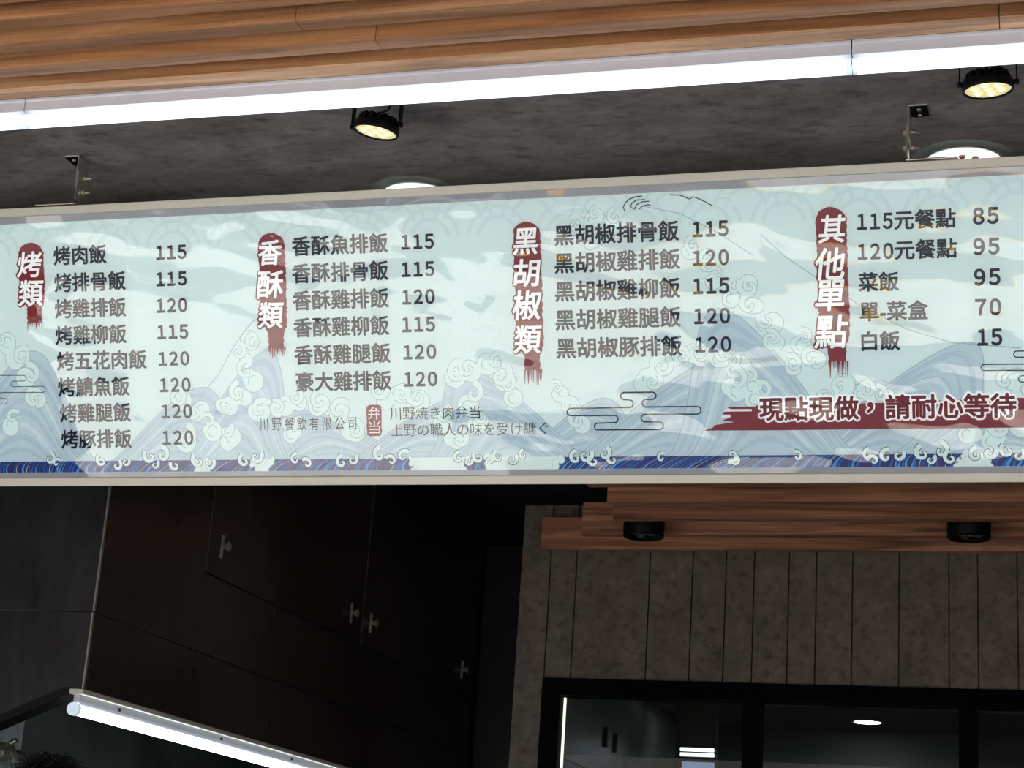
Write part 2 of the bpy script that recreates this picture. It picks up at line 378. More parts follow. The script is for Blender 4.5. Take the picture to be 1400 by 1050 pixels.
def curl(A, c, r, a0, turn, k, line='line', fill='foam', thick=0.55):
    """a tapering spiral of foam"""
    pts, wd = [], []
    for i in range(31):
        u = i/30; rr = r*(1-0.78*u**0.9); a = a0 + turn*u*4.9
        pts.append((c[0]+rr*math.cos(a), c[1]+rr*math.sin(a))); wd.append(r*thick*(1-0.62*u))
    A.ribbon(pts, [q+1.5*PXM for q in wd], line, k); A.ribbon(pts, wd, fill, k+1)
    A.disc2(pts[-1], wd[-1]*0.75+0.7*PXM, line, k); A.disc2(pts[-1], wd[-1]*0.75, fill, k+1)
def foam_bank(A, pts, r0, k, line='line', fill='foam', curls=True, seed=0):
    """a scalloped bank of foam along a path of board points"""
    rnd = random.Random(seed)
    cs = []
    for p in pts:
        for q in range(2):
            cs.append(((p[0]+rnd.uniform(-0.5, 0.5)*r0, p[1]+rnd.uniform(-0.35, 0.35)*r0), r0*rnd.uniform(0.6, 1.0)))
    for c, r in cs: A.disc2(c, r+0.8*PXM, line, k)
    for c, r in cs: A.disc2(c, r, fill, k+1)
    if curls:
        for i, p in enumerate(pts):
            d = rnd.choice((-1, 1)); s_ = rnd.uniform(0.7, 1.15)
            curl(A, (p[0]+rnd.uniform(-0.6, 0.6)*r0, p[1]+rnd.uniform(-0.2, 1.0)*r0), r0*s_, rnd.uniform(0.3, 2.6), d, k+2, line, fill)
    for c, r in cs[::2]:
        A.ribbon(arcpts(c, r*0.55, rnd.uniform(0, 3), rnd.uniform(3.5, 5.5), 12), 0.9*PXM, line, k+2)
def swell(A, xc, ytop, half, skew, k, n=9, seed=1):
    """a rolling hill of water from the blue band up to its crest, striped along its own outline; returns crest points"""
    rnd = random.Random(seed); m = 40
    base = bp(xc, 628); top = bp(xc, ytop); H = top.y - V1S
    W_ = half*PXM
    def outline(f):
        pts = []
        for i in range(m+1):
            u = -1 + 2*i/m
            hgt = H*f*(math.cos(PI*u/2)**1.5)
            pts.append((base.x + W_*u*(0.35+0.65*f) + skew*W_*(hgt/H)**1.4 - skew*W_*0.25*(1-f), V1S + hgt))
        return pts
    o = outline(1.0)
    for i in range(m): A.poly([(o[i][0], V1S), (o[i+1][0], V1S), o[i+1], o[i]], 'body', k)
    for j in range(1, n):
        f = 1 - j/n
        wd = [H/n*rnd.choice((0.22, 0.35, 0.55))*math.sin(PI*(i+0.5)/(m+1)) for i in range(m+1)]
        A.ribbon(outline(f), [max(q, 0.0004) for q in wd], ('stripe', 'body_dark', 'body_dark')[j % 3], k+1)
        if j % 2: A.ribbon(outline(f+0.03), 0.7*PXM, 'line', k+2)
    A.ribbon(o, 1.1*PXM, 'line', k+2)
    return o
V1S = 0.0492
art = Art()
# faint overlapping scale pattern along the top edge
for row in range(2):
    for i in range(22):
        c = (BX0+0.05+i*0.132+(0.066 if row else 0), 0.490-row*0.030)
        for r in (0.056, 0.036): art.ribbon(arcpts(c, r, 0.1, PI-0.1, 16), 0.007, 'arc', 0)
# rolling waves, pale
SW = [(30, 480, 120, 0.2), (250, 530, 110, 0.3), (330, 480, 90, 0.5), (450, 560, 120, -0.3), (585, 545, 110, 0.4), (690, 500, 110, -0.5), (800, 545, 90, 0.3), (930, 480, 140, 0.55), (1040, 420, 120, -0.4), (1150, 520, 110, 0.4), (1230, 470, 120, 0.7), (1360, 560, 130, -0.3), (1480, 500, 120, -0.4), (-120, 520, 120, 0.3)]
for i, (xc, yt, hw_, sk) in enumerate(SW):
    swell(art, xc, yt, hw_, sk, 1+(i % 3)*3, seed=i)
BANKS = [([(5, 470), (25, 490), (40, 515), (48, 545), (20, 580)], 15), ([(250, 545), (272, 560), (290, 585), (310, 600), (255, 600)], 15), ([(330, 490), (345, 520), (340, 470), (330, 545), (350, 565), (310, 560)], 15), ([(385, 560), (410, 548), (440, 552), (465, 562), (480, 590), (400, 590)], 14),
         ([(520, 545), (548, 540), (575, 552), (600, 575), (620, 600)], 14), ([(625, 520), (648, 508), (672, 500), (690, 515), (700, 540), (640, 550), (660, 575)], 15), ([(765, 535), (780, 555), (790, 580)], 12), ([(885, 520), (905, 500), (930, 490), (955, 488), (985, 492), (1010, 505), (1028, 525), (1000, 530), (1035, 545)], 14), ([(1005, 405), (1030, 415), (1050, 440), (1060, 470), (1030, 390)], 13), ([(1095, 470), (1085, 500), (1110, 490)], 13), ([(1125, 540), (1155, 530), (1180, 535), (1205, 545), (1140, 560)], 13), ([(1330, 590), (1350, 575), (1375, 572), (1398, 580), (1360, 600)], 14), ([(790, 310), (815, 300), (840, 306), (810, 330)], 11), ([(945, 345), (965, 360), (975, 385)], 10), ([(1385, 520), (1400, 540)], 14)]
for i, (ps, r) in enumerate(BANKS):
    foam_bank(art, [bp(*p) for p in ps], r*PXM, 11+(i % 2)*4, seed=20+i)
# thin slope lines
for ps in ([(260, 560), (300, 510), (322, 470), (345, 440), (390, 415)], [(1040, 320), (1075, 352), (1120, 382), (1180, 420), (1240, 450), (1300, 468), (1395, 476)], [(880, 282), (930, 292), (985, 320), (1030, 350)]):
    art.ribbon([bp(*p) for p in ps], 1.1*PXM, 'line', 18)
art.build('wave_print', [M[n] for n in Art.names], board)

# the deep blue band of waves along the lower edge
strip = Art()
def sy(x): return (623.8 + (x/1400.0)*(614.5-623.8), 641.0 + (x/1400.0)*(632.3-641.0))
V0, V1 = 0.0268, 0.0492
strip.poly([(BX0+F+0.0105, V0), (BX1-F-0.0105, V0), (BX1-F-0.0105, V1), (BX0+F+0.0105, V1)], 'deep_blue', 20)
rnd = random.Random(5)
x = BX0+0.04
while x < BX1-0.09:
    wd = rnd.uniform(0.0012, 0.0075); lean = -(0.012+0.030*(0.5+0.5*math.sin(x*7.0))); bow = rnd.uniform(0.001, 0.006)
    ik = rnd.choice(('mid_blue', 'mid_blue', 'mid_blue', 'sky_blue', 'sky_blue', 'violet_blue', 'stripe'))
    if ik == 'stripe': wd = 0.0012
    l_, r_ = [], []
    for i in range(9):
        u = i/8; px_ = x - lean*(1-u) - bow*math.sin(PI*u); v = V1+(V0-V1)*u - 0
        l_.append((px_, v)); r_.append((px_+wd*(0.4+0.6*u), v))
    for i in range(8):
        strip.face([(l_[i+1][0], l_[i+1][1], lz(21)), (r_[i+1][0], r_[i+1][1], lz(21)), (r_[i][0], r_[i][1], lz(21)), (l_[i][0], l_[i][1], lz(21))], strip.names.index(ik))
    x += wd + rnd.uniform(0.001, 0.006)
# pale gaps where foam runs over the band
def gap(x0, x1):
    rd = random.Random(int(x0)); a, b_ = bp(x0, 628)[0], bp(x1, 628)[0]; n = 8
    l_ = rd.uniform(-0.016, 0.016); r_ = rd.uniform(-0.016, 0.016); strip_ = []
    for i in range(n+1):
        u = i/n; v = V1+0.001+(V0-V1-0.001)*u
        strip_.append(((a+l_*u+0.003*math.sin(3*u*PI), v), (b_+r_*u+0.003*math.sin(2.3*u*PI), v)))
    for p, q in zip(strip_[:-1], strip_[1:]): strip.poly([q[0], q[1], p[1], p[0]], 'foam', 22)
    for e in (0, 1):
        strip.ribbon([p[e] for p in strip_], 1.2*PXM, 'black_ink' if x0 > 500 else 'line', 22)
        for p in strip_[::2]:
            c = (p[e][0]+rd.uniform(-0.003, 0.003), p[e][1]); r0 = rd.uniform(0.003, 0.007)
            strip.disc2(c, r0+0.8*PXM, 'line', 22); strip.disc2(c, r0, 'foam', 23)
for x0, x1 in ((265, 283), (345, 372), (560, 640), (668, 768), (1320, 1352)): gap(x0, x1)
for i, (cx, cy, r, a, d) in enumerate([(68, 627, 8, 1.2, -1), (78, 633, 6, 0.6, 1), (140, 630, 8, 2.0, 1), (160, 636, 7, 1.0, -1), (172, 631, 6, 0.5, -1), (206, 624, 9, 2.4, 1), (212, 635, 6, 0.8, -1), (222, 622, 10, 1.6, -1), (240, 636, 7, 2.6, 1), (272, 630, 9, 2.2, 1), (286, 634, 8, 0.7, -1), (335, 630, 8, 2, 1), (350, 624, 9, 0.6, -1), (405, 628, 7, 1.4, 1), (420, 634, 7, 2.5, -1), (468, 632, 8, 1.5, 1), (482, 628, 7, .8, -1), (520, 622, 9, 1.5, 1), (535, 630, 7, 2.6, -1), (552, 624, 8, .6, 1), (628, 626, 7, 1.5, 1), (640, 630, 6, .5, -1), (655, 625, 7, 2.5, 1), (668, 628, 6, 1, -1), (682, 624, 7, 2, 1), (700, 628, 7, .8, -1), (716, 622, 6, 1.6, 1), (788, 626, 8, 1.6, 1), (800, 622, 9, .5, -1), (812, 630, 7, 2.4, 1), (826, 620, 8, 1.1, -1), (838, 628, 7, 2.0, 1), (1000, 622, 8, 4.2, 1), (1004, 630, 6, 1.1, -1), (1188, 622, 7, 1.5, 1), (1194, 630, 7, 3.0, -1), (1212, 624, 8, 1.2, 1), (1228, 622, 7, .6, -1), (1262, 620, 9, 1.8, 1), (1272, 628, 6, .8, -1), (1286, 616, 9, 1.5, -1), (1300, 626, 7, 2.4, 1), (1335, 622, 8, 1.6, 1), (1352, 618, 9, .7, -1), (1378, 616, 8, 2.2, 1), (1392, 622, 7, 1.0, -1), (905, 626, 6, 1, 1), (1090, 624, 6, 2, -1)]):
    curl(strip, bp(cx, cy), r*PXM*1.15, a, d, 23, 'black_ink' if cx > 600 else 'deep_blue', 'foam', 0.62)
strip.build('wave_border', [M[n] for n in Art.names], board)

# ------------------------------------------------------------------ lettering
TXT = {}
def text_mesh(txt, bold=0.0, res=4, spacing=1.0):
    """letter outlines filled as flat faces; bold strokes are thickened by printing the letters around a small ring"""
    if txt.isdigit(): txt = ''.join(chr(ord(c)+0xFEE0) for c in txt); spacing = 0.53     # the sans digits of the CJK face
    key = (txt, spacing)
    if key not in TXT:
        cu = bpy.data.curves.new('lettering', 'FONT'); cu.body = txt; cu.size = 1.0; cu.resolution_u = res; cu.space_character = spacing
        ob = bpy.data.objects.new('lettering', cu); C.objects.link(ob)
        bpy.context.view_layer.update()
        me = bpy.data.meshes.new_from_object(ob.evaluated_get(bpy.context.evaluated_depsgraph_get()))
        TXT[key] = ([v.co.copy() for v in me.vertices], [tuple(p.vertices) for p in me.polygons])
        bpy.data.objects.remove(ob); bpy.data.curves.remove(cu); bpy.data.meshes.remove(me)
    vs_, fs_ = TXT[key]
    rings = [(0, 0)]
    if bold > 0:
        n = 8 if bold < 0.04 else 14
        rings += [(bold*math.cos(2*PI*i/n), bold*math.sin(2*PI*i/n)) for i in range(n)]
        if bold > 0.06: rings += [(0.5*bold*math.cos(2*PI*i/n), 0.5*bold*math.sin(2*PI*i/n)) for i in range(n)]
    V, F_ = [], []
    for dx, dy in rings:
        o = len(V); V += [(v.x+dx, v.y+dy, 0) for v in vs_]; F_ += [tuple(o+i for i in f) for f in fs_]
    me = bpy.data.meshes.new('lettering'); me.from_pydata(V, [], F_); me.update()
    return me
def place_text(name, txt, ink_, x0, x1, yc, k, bold=0.0, parent=None, hpx=None, spacing=1.0, shear=0.0, aspect=1.0, ref=None):
    """lettering between two pixels of a row, laid on the sheet"""
    me = text_mesh(txt, bold, spacing=spacing)
    r = ref or me
    xs = [v.co.x for v in r.vertices]; ys = [v.co.y for v in r.vertices]
    a, b_ = bp(x0, yc), bp(x1, yc); mid = bp((x0+x1)/2, yc)
    sx_ = (b_.x-a.x)/(max(xs)-min(xs))
    if hpx: sy_ = abs(bp(x0, yc-hpx/2).y - bp(x0, yc+hpx/2).y)/(max(ys)-min(ys))
    else: sy_ = sx_*aspect
    xm = (max(xs)+min(xs))/2; ym = (max(ys)+min(ys))/2
    for v in me.vertices:
        yy = (v.co.y-ym)*sy_
        v.co = Vector((mid.x + (v.co.x-xm)*sx_ + shear*yy, mid.y + yy, lz(k)))
    me.materials.clear(); me.materials.append(M[ink_]); me.name = name
    o = bpy.data.objects.new(name, me); C.objects.link(o); o.parent = parent or board
    return o
MENU = [
 [('烤肉飯', 73.5, 146, 348.5, '115', 214, 255.3, 345), ('烤排骨飯', 74.5, 172, 385, '115', 214, 255.8, 381.3), ('烤雞排飯', 75, 172.7, 421, '120', 214.5, 256.3, 417.5), ('烤雞柳飯', 76, 173.3, 457.3, '115', 215.6, 257.7, 453.8),
  ('烤五花肉飯', 77.7, 200.5, 492.3, '120', 217.2, 259.2, 490.2), ('烤鯖魚飯', 79.3, 177.6, 528.5, '120', 219, 261, 526.2), ('烤雞腿飯', 82, 179.2, 564, '120', 221.3, 263, 562.3), ('烤豚排飯', 84, 180.3, 600, '120', 222.5, 264.8, 598.2)],
 [('香酥魚排飯', 399, 530.3, 334.3, '115', 549, 593.5, 330.6), ('香酥排骨飯', 399.2, 531, 371.7, '115', 549.2, 594.2, 368.2), ('香酥雞排飯', 400, 531.6, 409, '120', 550, 594.7, 405.8), ('香酥雞柳飯', 401.2, 532, 446.2, '115', 550, 595.3, 443.7),
  ('香酥雞腿飯', 402.4, 534, 483.7, '120', 551.5, 596.8, 481.1), ('豪大雞排飯', 404.3, 535.2, 520.8, '120', 553, 598.3, 518.2)],
 [('黑胡椒排骨飯', 757.2, 927.8, 318.5, '115', 946.8, 996, 313), ('黑胡椒雞排飯', 757.4, 929.6, 356.8, '120', 947.2, 996.8, 352.3), ('黑胡椒雞柳飯', 758, 929.6, 396, '115', 947.6, 997.2, 391), ('黑胡椒雞腿飯', 758.8, 930.4, 435.2, '120', 949, 998.3, 432),
  ('黑胡椒豚排飯', 760, 932.3, 474.2, '120', 950.6, 999.8, 471)],
 [('115元餐點', 1171.8, 1306.8, 301, '85', 1330, 1365.5, 295), ('120元餐點', 1172.6, 1308.3, 342, '95', 1330.7, 1366.7, 336.7), ('菜飯', 1173.3, 1229, 385, '95', 1331.5, 1367.8, 378.6), ('單-菜盒', 1175.2, 1269, 424.8, '70', 1333, 1369, 419.8),
  ('白飯', 1177.6, 1230.5, 465.8, '15', 1336, 1370.3, 461)]]
for ci, col in enumerate(MENU):
    for nm, x0, x1, yc, pr, p0, p1, py in col:
        if nm[0] == '1':
            nx = x0 + 48.8
            o = place_text('item_name', nm[3:], 'navy_text', nx+1.6, x1, yc-1.6, 30, 0.024)
            d = place_text('item_name', nm[:3], 'navy_text', x0, nx, yc+1.8, 30, 0.03, hpx=22.5)
            V = [v.co.copy() for m_ in (o.data, d.data) for v in m_.vertices]; n0 = len(o.data.vertices)
            F_ = [tuple(p.vertices) for p in o.data.polygons] + [tuple(n0+i for i in p.vertices) for p in d.data.polygons]
            me = bpy.data.meshes.new('item_name'); me.from_pydata(V, [], F_); me.materials.append(M['navy_text']); bpy.data.objects.remove(d); o.data = me
        else: place_text('item_name', nm, 'navy_text', x0, x1, yc, 30, 0.024, aspect=1.0)
        place_text('price', pr, 'navy_text', p0, p1, py, 30, 0.034, hpx=(19.8, 20.8, 22, 23.6)[ci])
place_text('company_name', '川野餐飲有限公司', 'black_ink', 354.8, 487.2, 579.3, 30, 0.0, hpx=18, spacing=1.5)
place_text('tagline', '川野焼き肉弁当', 'black_ink', 532.7, 656.2, 564.4, 30, 0.0)
place_text('tagline', '上野の職人の味を受け継ぐ', 'black_ink', 534, 748.6, 586.8, 30, 0.0)

# small red seal
st = Art(); sc_ = bp(512, 575); rnd = random.Random(3); pts = []
hw, hh = 10.6*PXM, 20.6*PXM
for i in range(64):
    a = 2*PI*i/64; e = 0.28
    cx = math.copysign(abs(math.cos(a))**e, math.cos(a)); cy = math.copysign(abs(math.sin(a))**e, math.sin(a))
    q = 1+rnd.uniform(-0.05, 0.05); pts.append((sc_.x+cx*hw*q+0.0006*cy, sc_.y+cy*hh*(1+rnd.uniform(-0.02, 0.02))))
st.poly(pts, 'red', 28)
seal = st.build('seal', [M[n] for n in Art.names], board)
place_text('seal_characters', '弁', 'white_ink', 503.5, 520, 565, 31, 0.0, seal, hpx=17)
place_text('seal_characters', '当', 'white_ink', 504.5, 520.5, 584, 31, 0.0, seal, hpx=18)

# cloud outlines of one rounded line
def pill_path(segs):
    """segs: points and ('c', cx, cy, r, deg0, deg1) arcs in pixels"""
    out = []
    for s_ in segs:
        if s_[0] == 'c':
            _, cx, cy, r, a0, a1 = s_
            for i in range(13):
                a = math.radians(a0+(a1-a0)*i/12); out.append(bp(cx+r*math.cos(a), cy-r*math.sin(a)))
        else: out.append(bp(*s_))
    return out
def Z7(x, y): return (740+x/3.889, 500+y/3.889)
def cz(x, y, r, a0, a1): X_, Y_ = Z7(x, y); return ('c', X_, Y_, r/3.889, a0, a1)
def cloud(pts, wd, ink_, k, closed=False):
    A = Art(); A.ribbon(pts, wd, ink_, k, closed); return A.build('cloud_outline', [M[n] for n in Art.names], board)
cloud(pill_path([Z7(440, 142), cz(592, 159, 19, 90, -90), cz(558, 199, 20, 90, 270), cz(830, 237, 20, 90, -90), cz(552, 278, 20, 90, 270), cz(630, 319, 20, 90, -90), cz(302, 323, 18, 270, 90), cz(390, 283, 19, -90, 90), cz(158, 246, 19, 270, 90), cz(470, 202, 20, -90, 90), cz(442, 161, 19, 270, 90)]), 1.7*PXM, 'black_ink', 29, closed=True)
def Z3(x, y): return (x/2.625, 280+y/2.625)
def c3(x, y, r, a0, a1): X_, Y_ = Z3(x, y); return ('c', X_, Y_, r/2.625, a0, a1)
cloud(pill_path([Z3(-60, 612), c3(86, 622, 10, 90, -90), c3(50, 643, 10, 90, 270), c3(153, 662, 11, 90, -90), c3(10, 684, 11, 90, 270), c3(18, 705, 10, 90, -90), Z3(-60, 715)]), 0.9*PXM, 'black_ink', 30)
def Z6(x, y): return (1030+x/2.624, 260+y/2.624)
def c6(x, y, r, a0, a1): X_, Y_ = Z6(x, y); return ('c', X_, Y_, r/2.624, a0, a1)
cloud(pill_path([Z6(1030, 576), c6(945, 588, 11, 90, 270), Z6(1030, 599)]), 1.4*PXM, 'black_ink', 29)
cloud(pill_path([Z6(1030, 623), c6(828, 636, 11, 90, 270), Z6(1030, 646)]), 1.4*PXM, 'black_ink', 29)
cloud(pill_path([Z6(1030, 664), c6(962, 677, 11, 90, 270), Z6(1030, 690)]), 1.4*PXM, 'black_ink', 29)
def Z5(x, y): return (680+x/2.624, 260+y/2.624)
for ps in ([(458, 76), (452, 62), (460, 45), (475, 32), (496, 24), (520, 21)], [(492, 70), (500, 52), (520, 42), (545, 40)], [(508, 70), (520, 58), (540, 52), (552, 56)], [(490, 68), (478, 60), (484, 46), (500, 36), (530, 34)], [(620, 16), (655, 18), (690, 32), (705, 24), (735, 36), (772, 56)]):
    crest = Art(); crest.ribbon([bp(*Z5(*p)) for p in ps], 1.3*PXM, 'black_ink', 29); crest.build('crest_line', [M[n] for n in Art.names], board)


# brush-stroke heading banners
def banner(cx, ytop, ybot, ydrip, w_, lean, chars, seed):
    A = Art(); rnd = random.Random(seed)
    prof = []; n = 60
    for i in range(n+1):
        u = i/n; y = ytop+(ybot-ytop)*u
        hw_ = w_/2
        if (y-ytop) < hw_*0.9: hw_ *= math.sqrt(max(0.02, 1-(1-(y-ytop)/(hw_*0.9))**2))
        if y > ybot-34: hw_ *= 1-0.42*min(1, (y-(ybot-34))/12)
        jit = rnd.uniform(-0.9, 0.9)
        cxx = cx + lean*u + (2.5 if y > ybot-30 else 0)
        prof.append((bp(cxx-hw_+jit, y), bp(cxx+hw_+rnd.uniform(-0.9, 0.9), y)))
    for a, b_ in zip(prof[:-1], prof[1:]): A.poly([b_[0], b_[1], a[1], a[0]], 'red', 26)
    x = -w_*0.28
    while x < w_*0.34:
        L_ = rnd.uniform(0.25, 1.0)*(ydrip-ybot); xx = cx+lean+2.5+x; hw_ = rnd.uniform(0.6, 1.5)
        A.poly([bp(xx-0.3, ybot+L_), bp(xx+0.3, ybot+L_), bp(xx+hw_, ybot-1), bp(xx-hw_, ybot-1)], 'red', 26)
        x += rnd.uniform(1.8, 3.2)
    o = A.build('heading_banner', [M[n_] for n_ in Art.names], board)
    for ch, x, y, s_ in chars:
        q = place_text('heading_halo', ch, 'red', x-s_/2-1.8, x+s_/2+1.8, y, 27, 0.105, o, hpx=s_+6, shear=0.12)
        place_text('heading_character', ch, 'white_ink', x-s_/2, x+s_/2, y, 31, 0.020, o, hpx=s_+2.5, shear=0.12)
banner(42.6, 332, 441, 456, 34, 3, [('烤', 41, 361.5, 33), ('類', 43.2, 401, 34)], 1)
banner(371, 318.5, 476, 491, 36, 5, [('香', 369.5, 345.5, 32), ('酥', 370, 389, 36), ('類', 371, 431, 34)], 2)
banner(720, 303, 506, 531, 37, 6, [('黑', 719.3, 330, 34), ('胡', 720, 373, 36), ('椒', 721, 417, 39), ('類', 722, 464, 37)], 3)
banner(1135.5, 283, 494, 519, 42, 7, [('其', 1138, 313, 36), ('他', 1135, 361, 42), ('單', 1135.5, 404, 40), ('點', 1137, 453, 44)], 4)

# red brush band with the slogan
A = Art()
A.poly([bp(962, 588.6), bp(1046, 588.3), bp(1500, 583.5), bp(1500, 541), bp(1370, 544.5), bp(1095, 554.5), bp(1035, 553.8), bp(1033, 555.5), bp(994, 556.8), bp(1004, 561), bp(988, 563.5), bp(990, 567.5), bp(998, 571), bp(987, 575), bp(1004, 577), bp(978, 581), bp(974, 585)], 'red', 24)
A.poly([bp(990, 562.6), bp(1028, 562.2), bp(1028, 559.2), bp(994, 559.4)], 'white_ink', 25)
A.poly([bp(986, 570.8), bp(1000, 570.4), bp(998, 566.8), bp(989, 567)], 'white_ink', 25)
band = A.build('slogan_band', [M[n_] for n_ in Art.names], board)
for txt, x0, x1, yc in (('現點現做', 1037.6, 1174, 558.5), ('，', 1184.6, 1194.5, 557), ('請耐心等待', 1209.5, 1389, 555)):
    ref = text_mesh(txt, 0.03)
    hh = 15 if txt == '，' else None
    rb = 0.09 if hh is None else 0.07
    place_text('slogan_outline', txt, 'white_ink', x0, x1, yc, 28, rb+0.015, band, ref=ref, hpx=hh)
    place_text('slogan_text', txt, 'red', x0, x1, yc, 31, 0.03, band, ref=ref, hpx=hh)

# loose clear film stretched over the print: it ripples
fl = MB(); NX, NY = 360, 80
def film_h(x, y):
    n = noise.noise
    h = 0.0026*n(Vector((x*2.3, y*5.0, 1.7))) + 0.0017*n(Vector((x*6.0+y*4, y*14.0, 4.1))) + 0.0004*n(Vector((x*17, y*40+x*9, 9.3)))
    for (cx, cy, s_, a, ax) in CREASE:
        dx, dy = x-cx, y-cy; p = dx*math.cos(a)+dy*math.sin(a); q = -dx*math.sin(a)+dy*math.cos(a)
        h += ax*math.exp(-(p/s_)**2 - (q/(s_*0.16))**2)
    return h
rnd = random.Random(12)
CREASE = [(rnd.uniform(BX0+0.1, BX1-0.1), rnd.uniform(0.04, 0.52), rnd.uniform(0.03, 0.10), rnd.uniform(-0.9, 0.9) if rnd.random() < 0.7 else rnd.uniform(1.1, 2.0), rnd.choice((-1, 1))*rnd.uniform(0.0003, 0.0009)) for _ in range(46)]
for j in range(NY+1):
    for i in range(NX+1):
        x = BX0+F+0.001+(BX1-BX0-2*F-0.002)*i/NX; y = F+0.001+(BH-2*F-0.002)*j/NY
        e = min(1.0, min(y-F, BH-F-y)/0.03)
        fl.v.append((x, y, 0.0062 + film_h(x, y)*e))
for j in range(NY):
    for i in range(NX):
        a = j*(NX+1)+i; fl.f.append((a, a+1, a+NX+2, a+NX+1)); fl.m.append(0); fl.sm.append(True)
fl.build('cover_film', M['film'], board)

# ------------------------------------------------------------------ brackets that carry the sign
def bracket(loc, side, label):
    """two bolted flat-steel angles; side = -1 or 1, the way the flanges turn"""
    r = empty('sign_bracket', loc); tag(r, label, 'bracket', 'steel brackets above the menu board')
    s = side; top = ZC - loc[2]; W = 0.0225; T = 0.003
    def xb(x0, x1): return (min(x0*s, x1*s), max(x0*s, x1*s))
    u = MB(); a, b_ = xb(0, T); u.box(a, b_, -W, W, 0.030, top); a, b_ = xb(0, 0.034); u.box(a, b_, -W, W, top-T, top)
    u.build('ceiling_angle', M['steel'], r, 0.0008)
    l = MB(); a, b_ = xb(-T, 0); l.box(a, b_, -W, W, 0.004, top-0.036); a, b_ = xb(-T, 0.085); q = math.tan(TILT)*W; l.prism([(-W, -q), (W, q), (W, q+T), (-W, T-q)], 'x', a, b_)
    l.build('sign_angle', M['steel'], r, 0.0008)
    a, b_ = xb(0.004, 0.034); MB().box(a, b_, -W+0.001, W-0.001, top-T-0.0012, top-T-0.0002).build('dark_pad', M['black_steel'], r)
    for y in (-0.010, 0.012):
        MB().tube([(0.019*s, y, top-T-0.001), (0.019*s, y, top-T-0.005)], 0.004, 12).build('screw', M['steel'], r)
    for z in (0.024, top-0.044):
        q = MB(); q.tube([(-0.010, 0, z), (0.020, 0, z)], 0.0022, 10); q.tube([(-0.0085, 0, z), (-0.0045, 0, z)], 0.0052, 6, smooth=False); q.tube([(0.0045, 0, z), (0.0095, 0, z)], 0.0052, 6, smooth=False)
        q.build('bolt', M['steel'], r)
    return r
SB_Z = BO.z + BH*math.cos(TILT) + 0.0155
bracket((-1.866, 3.042, SB_Z+0.001), -1, 'flat steel hanging bracket at the left end, its broad dark side towards the spotlight')
bracket((-0.240, 3.042, SB_Z+0.001), 1, 'flat steel hanging bracket beside the far downlight with two exposed bolts')

# ------------------------------------------------------------------ black LED spotlights with finned heads
def spotlight(loc, tilt, pan, label):
    r = empty('spotlight', loc, (0, 0, 0)); tag(r, label, 'spotlight', 'black spotlights under the stone ceiling')
    top = ZC - loc[2]
    y = MB(); a = 0.0445
    for s in (-1, 1): y.box(min(s*a, s*(a+0.002)), max(s*a, s*(a+0.002)), -0.008, 0.008, 0.010, top)
    y.box(-a-0.002, a+0.002, -0.008, 0.008, top-0.002, top)
    y.build('yoke', M['black_steel'], r, 0.0006)
    hr = Matrix.Rotation(pan, 4, 'Z') @ Matrix.Rotation(tilt[0], 4, 'X') @ Matrix.Rotation(tilt[1], 4, 'Y')
    def head(o): o.matrix_local = hr; return o
    h = MB().lathe([(0.0, 0.019), (0.030, 0.019), (0.0405, 0.016), (0.0415, 0.002), (0.0405, 0.0), (0.038, 0.0), (0.037, 0.004)], 48)
    head(h.build('housing', M['black_steel'], r))
    f = MB(); f.lathe([(0, 0.029), (0.014, 0.029), (0.016, 0.018)], 24)
    for i in range(16):
        q = 2*PI*i/16; c, s_ = math.cos(q), math.sin(q)
        r0, r1, t = 0.014, 0.037, 0.0036
        P = lambda rr, tt, z: (rr*c - tt*s_, rr*s_ + tt*c, z)
        k = len(f.v)
        f.v += [P(r0, -t, .017), P(r1+.002, -t, .015), P(r1+.002, t, .015), P(r0, t, .017), P(r0, -t, .031), P(r1-.002, -t, .029), P(r1-.002, t, .029), P(r0, t, .031)]
        for qd in ((0,3,2,1), (4,5,6,7), (0,1,5,4), (1,2,6,5), (2,3,7,6), (3,0,4,7)): f.f.append(tuple(k+v for v in qd)); f.m.append(0); f.sm.append(False)
    head(f.build('heat_sink', M['black_steel'], r))
    d = MB().disc(0.0372, 0.003, 48); d = head(d.build('led_plate', M['lamp_warm'], r))
    for i in range(7):
        q = 2*PI*i/6 + 0.3; cx, cy = (0, 0) if i == 6 else (0.022*math.cos(q), 0.022*math.sin(q))
        e = MB(); e.lathe([(0.0072, 0.0028), (0.0070, 0.0012), (0.0055, 0.0004)], 18); e.disc(0.0055, 0.0004, 18)
        e.v = [(v[0]+cx, v[1]+cy, v[2]) for v in e.v]; o = head(e.build('led_lens', M['frosted_led'], r))
        g = MB().disc(0.0030, 0.0002, 14, cx=cx, cy=cy); g.build('led_chip', M['lamp_warm_hot'], o)
    for s in (-1, 1): MB().tube([(s*0.040, 0, 0.014), (s*0.0495, 0, 0.014)], 0.0045, 12).build('pivot_screw', M['black_steel'], r)
    MB().tube([(0.004, 0.0, 0.028), (0.008, 0.0, 0.040), (0.018, 0.004, 0.046), (0.024, 0.006, 0.064), (0.024, 0.006, top)], 0.0022, 8).build('cable', M['black'], r)
    return r
M['frosted_led'] = mat('led lens ring', rgb(250, 236, 190), 0.3, emit=(1.0, 0.85, 0.52, 1), estr=0.75)
spotlight((-1.166, 2.85, 2.826), (0.06, 0.15), 0.0, 'round black finned spotlight hanging over the gap between two menu columns, near the first downlight')
spotlight((-0.097, 2.85, 2.834), (0.10, -0.05), 0.0, 'round black finned spotlight hanging above the far downlight by the right bracket')

